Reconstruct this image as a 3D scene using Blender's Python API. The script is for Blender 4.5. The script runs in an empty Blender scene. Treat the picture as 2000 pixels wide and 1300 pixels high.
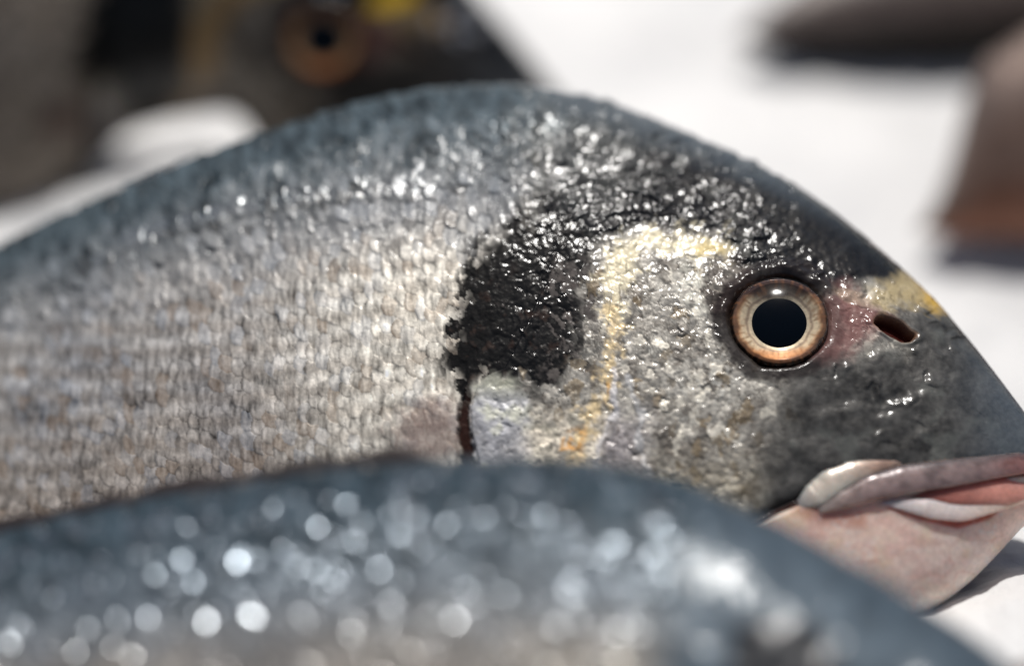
import bpy, math
import numpy as np

# ------------------------------------------------------------------ camera, world, sun, exposure
sc = bpy.context.scene
COL = sc.collection
PITCH = math.radians(35)
CAM = np.array([0.0, 0.0, 0.352])
FWD = np.array([0.0, math.cos(PITCH), -math.sin(PITCH)])
RGT = np.array([1.0, 0.0, 0.0])
UPV = np.array([0.0, math.sin(PITCH), math.cos(PITCH)])
FOCUS = 0.512

cd = bpy.data.cameras.new("camera")
cam = bpy.data.objects.new("camera", cd)
COL.objects.link(cam)
cam.location = CAM
cam.rotation_euler = (math.radians(90) - PITCH, 0, 0)
cd.lens = 100
cd.sensor_width = 36
cd.clip_start = 0.01
cd.clip_end = 50
cd.dof.use_dof = True
cd.dof.focus_distance = FOCUS
cd.dof.aperture_fstop = 2.8
sc.camera = cam

SUN_EL, SUN_AZ = math.radians(71), math.radians(1)      # behind the fish, a little to the right
sun_dir = np.array([math.cos(SUN_EL) * math.sin(SUN_AZ), math.cos(SUN_EL) * math.cos(SUN_AZ), math.sin(SUN_EL)])
world = bpy.data.worlds.new("World")
sc.world = world
world.use_nodes = True
nt = world.node_tree
nt.nodes.clear()
sky = nt.nodes.new('ShaderNodeTexSky')
sky.sky_type = 'NISHITA'
sky.sun_disc = False
sky.sun_elevation = SUN_EL
sky.sun_rotation = SUN_AZ
sky.dust_density = 3.5
sky.ozone_density = 0.4
bg = nt.nodes.new('ShaderNodeBackground')
bg.inputs['Strength'].default_value = 0.05
wo = nt.nodes.new('ShaderNodeOutputWorld')
nt.links.new(sky.outputs[0], bg.inputs[0])
nt.links.new(bg.outputs[0], wo.inputs[0])

sl = bpy.data.lights.new("sun", 'SUN')
sl.energy = 3.3
sl.angle = math.radians(0.6)
sl.color = (1.0, 0.975, 0.94)
so = bpy.data.objects.new("sun", sl)
COL.objects.link(so)
so.location = (0, 1, 2)
from mathutils import Vector
so.rotation_euler = Vector(sun_dir).to_track_quat('Z', 'Y').to_euler()

sc.view_settings.view_transform = 'Standard'
sc.view_settings.look = 'None'
sc.view_settings.exposure = 0.1
sc.view_settings.gamma = 1.0
sc.view_settings.use_curve_mapping = False
sc.cycles.use_denoising = True
sc.cycles.use_adaptive_sampling = False
sc.cycles.sample_clamp_indirect = 6
sc.cycles.max_bounces = 8
sc.cycles.transparent_max_bounces = 8

# ------------------------------------------------------------------ numpy helpers
K = 0.36 / 2000.0


def ray(px, py):
    px = np.asarray(px, float); py = np.asarray(py, float)
    return FWD + RGT * ((px - 1000) * K)[..., None] + UPV * ((650 - py) * K)[..., None]


def project(P):
    q = P - CAM
    d = q @ FWD
    return 1000 + (q @ RGT) / d / K, 650 - (q @ UPV) / d / K


def nrm(v):
    return v / np.maximum(np.linalg.norm(v, axis=-1, keepdims=True), 1e-12)


def ss(a, b, x):
    t = np.clip((x - a) / (b - a), 0, 1)
    return t * t * (3 - 2 * t)


def table(seed):
    return np.random.RandomState(seed).rand(512, 512)


def vn(x, y, seed):
    """gradient noise, 0..1"""
    A = table(seed) * 2 * math.pi
    GX, GY = np.cos(A), np.sin(A)
    xi = np.floor(x).astype(int); yi = np.floor(y).astype(int)
    fx = x - xi; fy = y - yi
    ux = fx * fx * fx * (fx * (fx * 6 - 15) + 10); uy = fy * fy * fy * (fy * (fy * 6 - 15) + 10)
    def g(a, b):
        i, j = (xi + a) & 511, (yi + b) & 511
        return GX[i, j] * (fx - a) + GY[i, j] * (fy - b)
    v = (g(0, 0) * (1 - ux) + g(1, 0) * ux) * (1 - uy) + (g(0, 1) * (1 - ux) + g(1, 1) * ux) * uy
    return 0.5 + 0.95 * v


def fbm(x, y, size, seed, octv=4, gain=0.5):
    s = 0; a = 1; t = 0
    for k in range(octv):
        s = s + a * (vn(x / size * 2 ** k + 31.7 * k, y / size * 2 ** k + 17.3 * k, seed + k) - 0.5)
        t += a; a *= gain
    return s / t * 2


def cells(x, y, sx, sy, seed, jit=0.8):
    """jittered cells: F1, F2, random id, offset to the cell's centre"""
    T1, T2, T3 = table(seed), table(seed + 1), table(seed + 2)
    gx = x / sx; gy = y / sy
    ix = np.floor(gx).astype(int); iy = np.floor(gy).astype(int)
    f1 = np.full(x.shape, 9.0); f2 = np.full(x.shape, 9.0)
    rid = np.zeros(x.shape); dx1 = np.zeros(x.shape); dy1 = np.zeros(x.shape)
    for a in (-1, 0, 1):
        for b in (-1, 0, 1):
            cx = ix + a; cy = iy + b
            px = cx + 0.5 + (T1[cx & 511, cy & 511] - 0.5) * jit
            py = cy + 0.5 + (T2[cx & 511, cy & 511] - 0.5) * jit
            dx = gx - px; dy = gy - py
            d = np.hypot(dx, dy)
            n = d < f1
            f2 = np.where(n, f1, np.minimum(f2, d))
            rid = np.where(n, T3[cx & 511, cy & 511], rid)
            dx1 = np.where(n, dx, dx1); dy1 = np.where(n, dy, dy1)
            f1 = np.where(n, d, f1)
    return f1, f2, rid, dx1, dy1


def facets(x, y, size, seed, rad=0.42, bx=0.0, by=0.0, amp=0.3, keep=1.0, wins=None, soft=0.75):
    """scattered small flat spots of wet skin, each tilted its own way: relief in the units of x"""
    w = 0.25 * size
    f1, f2, r, dx, dy = cells(x + w * fbm(x, y, size * 0.9, seed + 7, 2), y + w * fbm(x, y, size * 0.9, seed + 9, 2), size, size * 0.85, seed, 1.0)
    win = (1 - ss(rad * soft, rad, f1)) * (np.modf(r * 13.7)[0] < keep)
    a, b = np.modf(r * 91.7)[0] - 0.5, np.modf(r * 47.3)[0] - 0.5
    if wins is not None:
        wins.append(win)
    return win * ((bx + 2 * amp * a) * dx * size + (by + 2 * amp * b) * dy * size * 0.85)


def scales(x, y, sx, sy, seed, rad=0.86):
    """overlapping round scales: head side (larger x) lies over the tail side. height 0..1, edge 0..1, id"""
    T1, T2, T3 = table(seed), table(seed + 1), table(seed + 2)
    gx = x / sx; gy = y / sy
    ix = np.floor(gx).astype(int)
    done = np.zeros(x.shape, bool)
    H = np.zeros(x.shape); E = np.zeros(x.shape); R = np.zeros(x.shape)
    V = np.zeros(x.shape); W = np.zeros(x.shape)
    for a in (2, 1, 0, -1):
        cx = ix + a
        off = 0.5 * (cx & 1)
        iy = np.floor(gy - off).astype(int)
        for b in (-1, 0, 1):
            cy = iy + b
            px = cx + 0.5 + (T1[cx & 511, cy & 511] - 0.5) * 0.35
            py = cy + off + 0.5 + (T2[cx & 511, cy & 511] - 0.5) * 0.3
            dx = gx - px; dy = gy - py
            d = np.hypot(dx / 1.25, dy / 0.85) / rad
            n = (~done) & (d < 1)
            lead = np.clip(0.5 - dx / 2.4, 0, 1)
            H = np.where(n, lead * (0.75 + 0.25 * d), H)
            E = np.where(n, ss(0.72, 1.0, d), E)
            R = np.where(n, T3[cx & 511, cy & 511], R)
            V = np.where(n, dy * sy, V); W = np.where(n, dx * sx, W)
            done |= n
    return H, E, R, V, W


def seg_dist(x, y, pts):
    """distance to polyline and position along it 0..1"""
    best = np.full(x.shape, 1e9); pos = np.zeros(x.shape)
    n = len(pts) - 1
    for i in range(n):
        (x0, y0), (x1, y1) = pts[i][:2], pts[i + 1][:2]
        vx, vy = x1 - x0, y1 - y0
        t = np.clip(((x - x0) * vx + (y - y0) * vy) / (vx * vx + vy * vy + 1e-9), 0, 1)
        d = np.hypot(x - x0 - t * vx, y - y0 - t * vy)
        k = d < best
        pos = np.where(k, (i + t) / n, pos)
        best = np.where(k, d, best)
    return best, pos


def poly_sd(x, y, pts):
    """signed distance to a polygon, inside positive"""
    d, _ = seg_dist(x, y, list(pts) + [pts[0]])
    ins = np.zeros(x.shape, bool)
    n = len(pts)
    for i in range(n):
        x0, y0 = pts[i]; x1, y1 = pts[(i + 1) % n]
        c = ((y0 > y) != (y1 > y)) & (x < (x1 - x0) * (y - y0) / (y1 - y0 + 1e-12) + x0)
        ins ^= c
    return np.where(ins, d, -d)


def ell(x, y, cx, cy, rx, ry, rot=0.0):
    c, s = math.cos(math.radians(rot)), math.sin(math.radians(rot))
    u = (x - cx) * c + (y - cy) * s
    v = -(x - cx) * s + (y - cy) * c
    return np.hypot(u / rx, v / ry)


def srgb(r, g, b):
    c = np.array([r, g, b]) / 255.0
    return np.where(c <= 0.04045, c / 12.92, ((c + 0.055) / 1.055) ** 2.4)


def lay(C, mask, col):
    return C * (1 - mask[..., None]) + np.asarray(col) * mask[..., None]


def smooth1(v, k):
    if k < 2:
        return v
    w = np.hanning(k + 2)[1:-1]; w /= w.sum()
    p = k // 2
    vv = np.concatenate([np.full(p, v[0]) + (np.arange(-p, 0)) * (v[1] - v[0]), v,
                         np.full(k - 1 - p, v[-1]) + np.arange(1, k - p) * (v[-1] - v[-2])])
    return np.convolve(vv, w, 'valid')


# ------------------------------------------------------------------ mesh and object helpers
def new_mesh(name, V, F, mat, cols=None, smooth=True):
    """V (n,3), F (m,4) quads or list of arrays; cols: {attribute name: (n,3 or 4)}"""
    me = bpy.data.meshes.new(name)
    V = np.asarray(V, np.float32); F = np.asarray(F, np.int32)
    k = F.shape[1]
    me.vertices.add(len(V)); me.vertices.foreach_set("co", V.ravel())
    me.loops.add(F.size); me.loops.foreach_set("vertex_index", F.ravel())
    me.polygons.add(len(F))
    me.polygons.foreach_set("loop_start", np.arange(0, F.size, k, dtype=np.int32))
    me.polygons.foreach_set("loop_total", np.full(len(F), k, np.int32))
    me.update(calc_edges=True)
    me.validate()
    if smooth:
        me.polygons.foreach_set("use_smooth", np.ones(len(me.polygons), bool))
    for an, c in (cols or {}).items():
        at = me.attributes.new(an, 'FLOAT_COLOR', 'POINT')
        c4 = np.ones((len(V), 4), np.float32); c4[:, :c.shape[1]] = c
        at.data.foreach_set("color", c4.ravel())
    if mat:
        me.materials.append(mat)
    return me


def link(name, me, parent=None, loc=None):
    """loc: world base point of a top-level empty the child belongs to"""
    o = bpy.data.objects.new(name, me)
    COL.objects.link(o)
    if parent is not None:
        o.parent = parent
        base = Vector(parent.get('_b', (0, 0, 0)))
        o.location = -base
    return o


def thing(name, label, cat, base, group=None):
    o = bpy.data.objects.new(name, None)
    COL.objects.link(o)
    o.empty_display_size = 0.02
    o.location = base
    o['label'] = label; o['category'] = cat
    if group:
        o['group'] = group
    return o


def attach(o, root):
    o.parent = root
    o.location = -Vector(root.location)
    return o


def sub(o, part):
    o.parent = part
    return o


def grid_faces(m, n, close_n=False, mask=None):
    i = np.arange(m - 1)[:, None]; j = np.arange(n if close_n else n - 1)[None, :]
    j2 = (j + 1) % n
    a = i * n + j; b = i * n + j2; c = (i + 1) * n + j2; d = (i + 1) * n + j
    F = np.stack([a, d, c, b], -1)
    if mask is not None:
        F = F[mask[:-1, :][:, :F.shape[1]]]
    return F.reshape(-1, 4)


def grid_normals(P, wrap=False):
    du = np.gradient(P, axis=0)
    if wrap:
        dv = np.roll(P, -1, 1) - np.roll(P, 1, 1)
    else:
        dv = np.gradient(P, axis=1)
    return nrm(np.cross(dv, du))


def tube(pts, rad, nseg=14, flat=1.0, flat_dir=None, sub_n=60):
    """smooth tapered tube through world points"""
    pts = np.asarray(pts, float); rad = np.asarray(rad, float)
    t = np.linspace(0, 1, len(pts)); tt = np.linspace(0, 1, sub_n)
    C = np.stack([smooth1(np.interp(tt, t, pts[:, k]), 9) for k in range(3)], 1)
    R = smooth1(np.interp(tt, t, rad), 5)
    R[0] = R[-1] = 1e-6
    T = nrm(np.gradient(C, axis=0))
    fd = np.array(flat_dir if flat_dir is not None else (0, 0, 1.0))
    A = nrm(fd - (T @ fd)[:, None] * T)
    B = np.cross(T, A)
    th = np.linspace(0, 2 * math.pi, nseg, endpoint=False)
    P = C[:, None, :] + R[:, None, None] * (A[:, None, :] * np.cos(th)[None, :, None] * flat + B[:, None, :] * np.sin(th)[None, :, None])
    return P


# ------------------------------------------------------------------ materials
def node_mat(name):
    m = bpy.data.materials.new(name)
    m.use_nodes = True
    t = m.node_tree
    return m, t, t.nodes['Principled BSDF']


def frac(v):
    return v - np.floor(v)


def skin_material(name, film_scale=330, film=0.3, film_dist=0.0005, fine=0.2, coat_rough=0.17, film_det=1.0):
    """wet fish skin: colour, metal sheen and roughness come from attributes; a bumpy water film is the coat"""
    m, t, b = node_mat(name)
    N = t.nodes.new; L = t.links.new
    a = N('ShaderNodeAttribute'); a.attribute_name = 'Col'
    q = N('ShaderNodeAttribute'); q.attribute_name = 'Prop'
    sp = N('ShaderNodeSeparateColor')
    L(q.outputs['Color'], sp.inputs[0])
    tc = N('ShaderNodeTexCoord')
    n1 = N('ShaderNodeTexNoise'); n1.inputs['Scale'].default_value = 1500; n1.inputs['Detail'].default_value = 3
    L(tc.outputs['Object'], n1.inputs['Vector'])
    mr = N('ShaderNodeMapRange'); mr.inputs['To Min'].default_value = 0.72; mr.inputs['To Max'].default_value = 1.28
    L(n1.outputs['Fac'], mr.inputs['Value'])
    mx = N('ShaderNodeMix'); mx.data_type = 'RGBA'; mx.blend_type = 'MULTIPLY'; mx.inputs[0].default_value = 1
    L(a.outputs['Color'], mx.inputs[6]); L(mr.outputs[0], mx.inputs[7])
    L(mx.outputs[2], b.inputs['Base Color'])
    L(sp.outputs[0], b.inputs['Metallic']); L(sp.outputs[1], b.inputs['Roughness'])
    bm = N('ShaderNodeBump'); bm.inputs['Strength'].default_value = fine; bm.inputs['Distance'].default_value = 0.0003
    n2 = N('ShaderNodeTexNoise'); n2.inputs['Scale'].default_value = 1100; n2.inputs['Detail'].default_value = 4
    L(tc.outputs['Object'], n2.inputs['Vector'])
    L(n2.outputs['Fac'], bm.inputs['Height']); L(bm.outputs[0], b.inputs['Normal'])
    n3 = N('ShaderNodeTexNoise'); n3.inputs['Scale'].default_value = film_scale; n3.inputs['Detail'].default_value = film_det
    n3.inputs['Roughness'].default_value = 0.55; n3.inputs['Distortion'].default_value = 0.6
    L(tc.outputs['Object'], n3.inputs['Vector'])
    bf = N('ShaderNodeBump'); bf.inputs['Strength'].default_value = film; bf.inputs['Distance'].default_value = film_dist
    L(n3.outputs['Fac'], bf.inputs['Height']); L(bm.outputs[0], bf.inputs['Normal'])
    L(bf.outputs[0], b.inputs['Coat Normal'])
    L(sp.outputs[2], b.inputs['Coat Weight'])
    b.inputs['Coat Roughness'].default_value = coat_rough
    b.inputs['Coat IOR'].default_value = 1.4
    b.inputs['Specular IOR Level'].default_value = 0.08
    return m


def plain(name, col, rough=0.5, metal=0.0, coat=0.0, sss=0.0, noise=0.0, nscale=300, bump=0.0, bscale=800, col2=None):
    m, t, b = node_mat(name)
    N = t.nodes.new; L = t.links.new
    b.inputs['Base Color'].default_value = (*col, 1)
    b.inputs['Roughness'].default_value = rough
    b.inputs['Metallic'].default_value = metal
    b.inputs['Coat Weight'].default_value = coat
    b.inputs['Coat Roughness'].default_value = 0.08
    if sss:
        b.inputs['Subsurface Weight'].default_value = sss
        b.inputs['Subsurface Radius'].default_value = (0.004, 0.0018, 0.001)
        b.inputs['Subsurface Scale'].default_value = 1.0
    tc = N('ShaderNodeTexCoord')
    n1 = N('ShaderNodeTexNoise'); n1.inputs['Scale'].default_value = nscale; n1.inputs['Detail'].default_value = 4
    L(tc.outputs['Object'], n1.inputs['Vector'])
    mx = N('ShaderNodeMix'); mx.data_type = 'RGBA'
    mx.inputs[6].default_value = (*col, 1)
    c2 = col2 if col2 is not None else np.array(col) * (1 - noise)
    mx.inputs[7].default_value = (*c2, 1)
    L(n1.outputs['Fac'], mx.inputs[0]); L(mx.outputs[2], b.inputs['Base Color'])
    if bump:
        n2 = N('ShaderNodeTexNoise'); n2.inputs['Scale'].default_value = bscale; n2.inputs['Detail'].default_value = 4
        L(tc.outputs['Object'], n2.inputs['Vector'])
        bm = N('ShaderNodeBump'); bm.inputs['Strength'].default_value = bump; bm.inputs['Distance'].default_value = 0.0004
        L(n2.outputs['Fac'], bm.inputs['Height']); L(bm.outputs[0], b.inputs['Normal'])
    return m


def clear_material(name):
    m = bpy.data.materials.new(name); m.use_nodes = True
    t = m.node_tree; t.nodes.clear()
    N = t.nodes.new; L = t.links.new
    o = N('ShaderNodeOutputMaterial'); mix = N('ShaderNodeMixShader')
    fr = N('ShaderNodeFresnel'); fr.inputs['IOR'].default_value = 1.34
    tr = N('ShaderNodeBsdfTransparent'); gl = N('ShaderNodeBsdfGlossy')
    tr.inputs['Color'].default_value = (0.93, 0.94, 0.95, 1)
    gl.inputs['Roughness'].default_value = 0.15
    tc = N('ShaderNodeTexCoord'); n = N('ShaderNodeTexNoise'); n.inputs['Scale'].default_value = 160
    bm = N('ShaderNodeBump'); bm.inputs['Strength'].default_value = 0.25; bm.inputs['Distance'].default_value = 0.0006
    L(tc.outputs['Object'], n.inputs['Vector']); L(n.outputs['Fac'], bm.inputs['Height'])
    L(bm.outputs[0], gl.inputs['Normal']); L(bm.outputs[0], fr.inputs['Normal'])
    ge = N('ShaderNodeNewGeometry'); su = N('ShaderNodeMath'); su.operation = 'SUBTRACT'; su.inputs[0].default_value = 1.0
    mu = N('ShaderNodeMath'); mu.operation = 'MULTIPLY'
    L(ge.outputs['Backfacing'], su.inputs[1]); L(su.outputs[0], mu.inputs[0]); L(fr.outputs[0], mu.inputs[1])
    L(mu.outputs[0], mix.inputs[0]); L(tr.outputs[0], mix.inputs[1]); L(gl.outputs[0], mix.inputs[2])
    L(mix.outputs[0], o.inputs[0])
    return m


MAT_SKIN = skin_material('wet_scaly_skin')
MAT_SKIN_FG = skin_material('wet_scaly_skin_near', film_scale=200, film=0.08, film_dist=0.0005, coat_rough=0.15)
MAT_SKIN_BACK = skin_material('wet_scaly_skin_far', film_scale=200)
MAT_FLESH = skin_material('pale_wet_flesh', film_scale=150, film=0.2, film_dist=0.0005, fine=0.1, coat_rough=0.2)
MAT_PUPIL = plain('pupil', srgb(5, 11, 18), 0.6)
MAT_PUPIL.node_tree.nodes['Principled BSDF'].inputs['Specular IOR Level'].default_value = 0.0
MAT_CLEAR = clear_material('cornea')
MAT_FIN = plain('fin_membrane', srgb(40, 25, 22), 0.4, coat=0.3, noise=0.6, nscale=250)
MAT_TAIL = plain('tail_membrane', srgb(96, 98, 100), 0.4, coat=0.3, noise=0.4, nscale=250)

_b = MAT_FLESH.node_tree.nodes['Principled BSDF']
_b.inputs['Subsurface Weight'].default_value = 0.6
_b.inputs['Subsurface Radius'].default_value = (0.006, 0.003, 0.002)
_b.inputs['Subsurface Scale'].default_value = 1.0

# ------------------------------------------------------------------ the ice bed
def build_ice():
    xs = np.concatenate([np.linspace(-1.6, -0.25, 30), np.linspace(-0.24, 0.24, 330), np.linspace(0.25, 1.6, 30)])
    ys = np.concatenate([np.linspace(-0.6, 0.18, 20), np.linspace(0.19, 0.85, 440), np.linspace(0.87, 2.6, 40)])
    X, Y = np.meshgrid(xs, ys, indexing='ij')
    f1, f2, r, dx, dy = cells(X * 1000, Y * 1000, 7, 7, 501)
    Z = 0.0050 * fbm(X, Y, 0.05, 300) + 0.0011 * (1 - np.minimum(f1, 1)) + 0.0006 * fbm(X, Y, 0.006, 320)
    for (mx, my, sx_, sy_, hh) in ((-0.072, 0.534, 0.036, 0.02, 0.023), (0.100, 0.372, 0.06, 0.06, 0.028), (0.30, 0.9, 0.2, 0.1, 0.02)):
        Z = Z + hh * np.exp(-((X - mx) / sx_) ** 2 - ((Y - my) / sy_) ** 2)
    P = np.stack([X, Y, Z - 0.001], -1)
    m, t, b = node_mat('crushed_ice')
    N = t.nodes.new; L = t.links.new
    tc = N('ShaderNodeTexCoord')
    n1 = N('ShaderNodeTexNoise'); n1.inputs['Scale'].default_value = 14; n1.inputs['Detail'].default_value = 5
    L(tc.outputs['Object'], n1.inputs['Vector'])
    cr = N('ShaderNodeValToRGB')
    cr.color_ramp.elements[0].position = 0.3; cr.color_ramp.elements[0].color = (0.58, 0.58, 0.58, 1)
    cr.color_ramp.elements[1].position = 0.7; cr.color_ramp.elements[1].color = (0.86, 0.85, 0.83, 1)
    L(n1.outputs['Fac'], cr.inputs[0]); L(cr.outputs[0], b.inputs['Base Color'])
    b.inputs['Roughness'].default_value = 0.5
    b.inputs['Specular IOR Level'].default_value = 0.3
    n2 = N('ShaderNodeTexNoise'); n2.inputs['Scale'].default_value = 500; n2.inputs['Detail'].default_value = 4
    L(tc.outputs['Object'], n2.inputs['Vector'])
    bm = N('ShaderNodeBump'); bm.inputs['Strength'].default_value = 0.4; bm.inputs['Distance'].default_value = 0.001
    L(n2.outputs['Fac'], bm.inputs['Height']); L(bm.outputs[0], b.inputs['Normal'])
    me = new_mesh('ice_bed', P.reshape(-1, 3), grid_faces(len(xs), len(ys))[:, ::-1], m)
    o = link('ice_bed', me)
    o['kind'] = 'structure'; o['label'] = 'white crushed ice the fish are laid on'
build_ice()


# ------------------------------------------------------------------ fish: the loft
class Fish:
    """a body lofted along its length in its own tilted plane, at its own distance and size"""

    def __init__(s, anchor, depth, elev, yaw, top, bot, wid, stations, nfront, canon, q=0.92, phis=None, bend=None):
        e, y = math.radians(elev), math.radians(yaw)
        s.N = np.array([-math.sin(y) * math.cos(e), -math.cos(y) * math.cos(e), math.sin(e)])
        s.X = nrm(RGT - (RGT @ s.N) * s.N)
        s.Y = np.cross(s.N, s.X)
        s.O = CAM + ray(*anchor) * depth
        s.depth = depth
        s.U = depth * K                      # metres per photo pixel at the anchor
        s.canon = canon
        s.bend = bend
        tp = s.to_plane(top); bp = s.to_plane(bot)
        a0, a1 = max(tp[0, 0], bp[0, 0]), min(tp[-1, 0], bp[-1, 0])
        dense = np.linspace(a0, a1, 1600)
        tv = smooth1(np.interp(dense, tp[:, 0], tp[:, 1]), 61)
        bv = smooth1(np.interp(dense, bp[:, 0], bp[:, 1]), 61)
        # both outlines run into one point at either end
        for en, sl_ in ((0, slice(None)), (-1, slice(None))):
            mid = 0.5 * (tv[en] + bv[en])
            d = np.abs(dense - dense[en]) / s.U
            k = np.sqrt(np.clip(d / 60.0, 0, 1) * (2 - np.clip(d / 60.0, 0, 1)))
            tv = mid + (tv - mid) * k; bv = mid + (bv - mid) * k
        A = stations
        s.dense, s.tv, s.bv = dense, tv, bv
        st = np.clip(A, a0 + 1e-5, a1 - 1e-5)
        T = np.interp(st, dense, tv); B = np.interp(st, dense, bv)
        wv = np.interp(st / s.U, [w[0] for w in wid], [w[1] for w in wid]) * s.U
        s.h = (T - B) / 2; s.c = (T + B) / 2
        wv = np.minimum(wv, s.h * 0.9)
        phf = phis if phis is not None else np.linspace(0, math.pi, nfront)
        phb = np.linspace(math.pi, 2 * math.pi, 60)[1:-1]
        ph = np.concatenate([phf, phb])
        s.nf = len(phf)
        bb = s.c[:, None] + s.h[:, None] * np.cos(ph)[None, :]
        nn = wv[:, None] * (np.sign(np.sin(ph)) * np.abs(np.sin(ph)) ** q)[None, :]
        s.aa = np.repeat(st[:, None], len(ph), 1)
        s.P = s.curve(s.O + s.aa[..., None] * s.X + bb[..., None] * s.Y + nn[..., None] * s.N, s.aa)
        Pm = s.P - 2 * np.minimum(nn, 0)[..., None] * s.N     # far side mirrors the near side
        px, py = project(Pm)
        s.px, s.py = px, py
        s.cx = (px - canon[0]) / canon[2] + canon[3] if len(canon) == 5 else px
        s.cy = (py - canon[1]) / canon[2] + canon[4] if len(canon) == 5 else py
        s.rel = (T[:, None] - bb) / (T - B)[:, None]          # 0 at the back, 1 at the belly
        s.nor = nrm(np.cross(np.roll(s.P, -1, 1) - np.roll(s.P, 1, 1), np.gradient(s.P, axis=0)))
        out = nrm((bb - s.c[:, None])[..., None] * s.Y + nn[..., None] * s.N)
        sg = np.sign((s.nor * out).sum(-1).mean())
        s.nor *= sg
        s.flip = sg

    def curve(s, P, a):
        """the tail half bends away, as the fish lies curved on the ice"""
        if s.bend is None:
            return P
        a0, a1, k = s.bend
        t = np.clip((a0 - a) / (a0 - a1), 0, None)
        dl = k * np.where(t < 1, t * t, 1 + 2 * (t - 1) * np.exp(-0.35 * np.clip(t - 1, 0, None)))
        return P + nrm(P - CAM) * (dl + 0 * P[..., 0])[..., None]

    def to_plane(s, pts):
        pts = np.asarray(pts, float)
        r = ray(pts[:, 0], pts[:, 1])
        t = ((s.O - CAM) @ s.N) / (r @ s.N)
        P = CAM + r * t[:, None] - s.O
        return np.stack([P @ s.X, P @ s.Y], 1)

    def at(s, cx, cy):
        f = s.nf
        d = (s.cx[:, :f] - cx) ** 2 + (s.cy[:, :f] - cy) ** 2
        i = np.unravel_index(np.argmin(d), d.shape)
        return s.P[i], s.nor[i]

    def mesh(s, name, disp, cols, mat, root, mask=None):
        P = s.P + s.nor * (disp * s.U)[..., None]
        m, n = P.shape[:2]
        if mask is None:
            F = grid_faces(m, n, True)
            V = P.reshape(-1, 3)
            cc = {k: v.reshape(-1, v.shape[-1]) for k, v in cols.items()}
        else:
            f = s.nf
            F = grid_faces(m, f, False, mask[:, :f])
            V = P[:, :f].reshape(-1, 3)
            used, inv = np.unique(F, return_inverse=True)
            F = inv.reshape(-1, 4); V = V[used]
            cc = {k: v[:, :f].reshape(-1, v.shape[-1])[used] for k, v in cols.items()}
        if s.flip < 0:
            F = F[:, ::-1]
        me = new_mesh(name, V, F, mat, cc)
        o = link(name, me)
        attach(o, root)
        return o


# ------------------------------------------------------------------ skin pattern of a sea bream
EYE = (1522.0, 628.0)
JAW = [(1556, 976), (1600, 948), (1700, 946), (1800, 938), (1900, 925), (2010, 915), (2200, 900), (2300, 1500), (1300, 1500), (1400, 1060), (1480, 1010)]
GILL = [(930, 1300), (934, 900), (922, 850), (918, 800), (930, 756), (952, 732), (985, 718), (1015, 660), (1050, 580), (1090, 500), (1130, 480), (1185, 500), (1200, 560), (1190, 650), (1178, 750), (1176, 860), (1172, 1300)]


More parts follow.
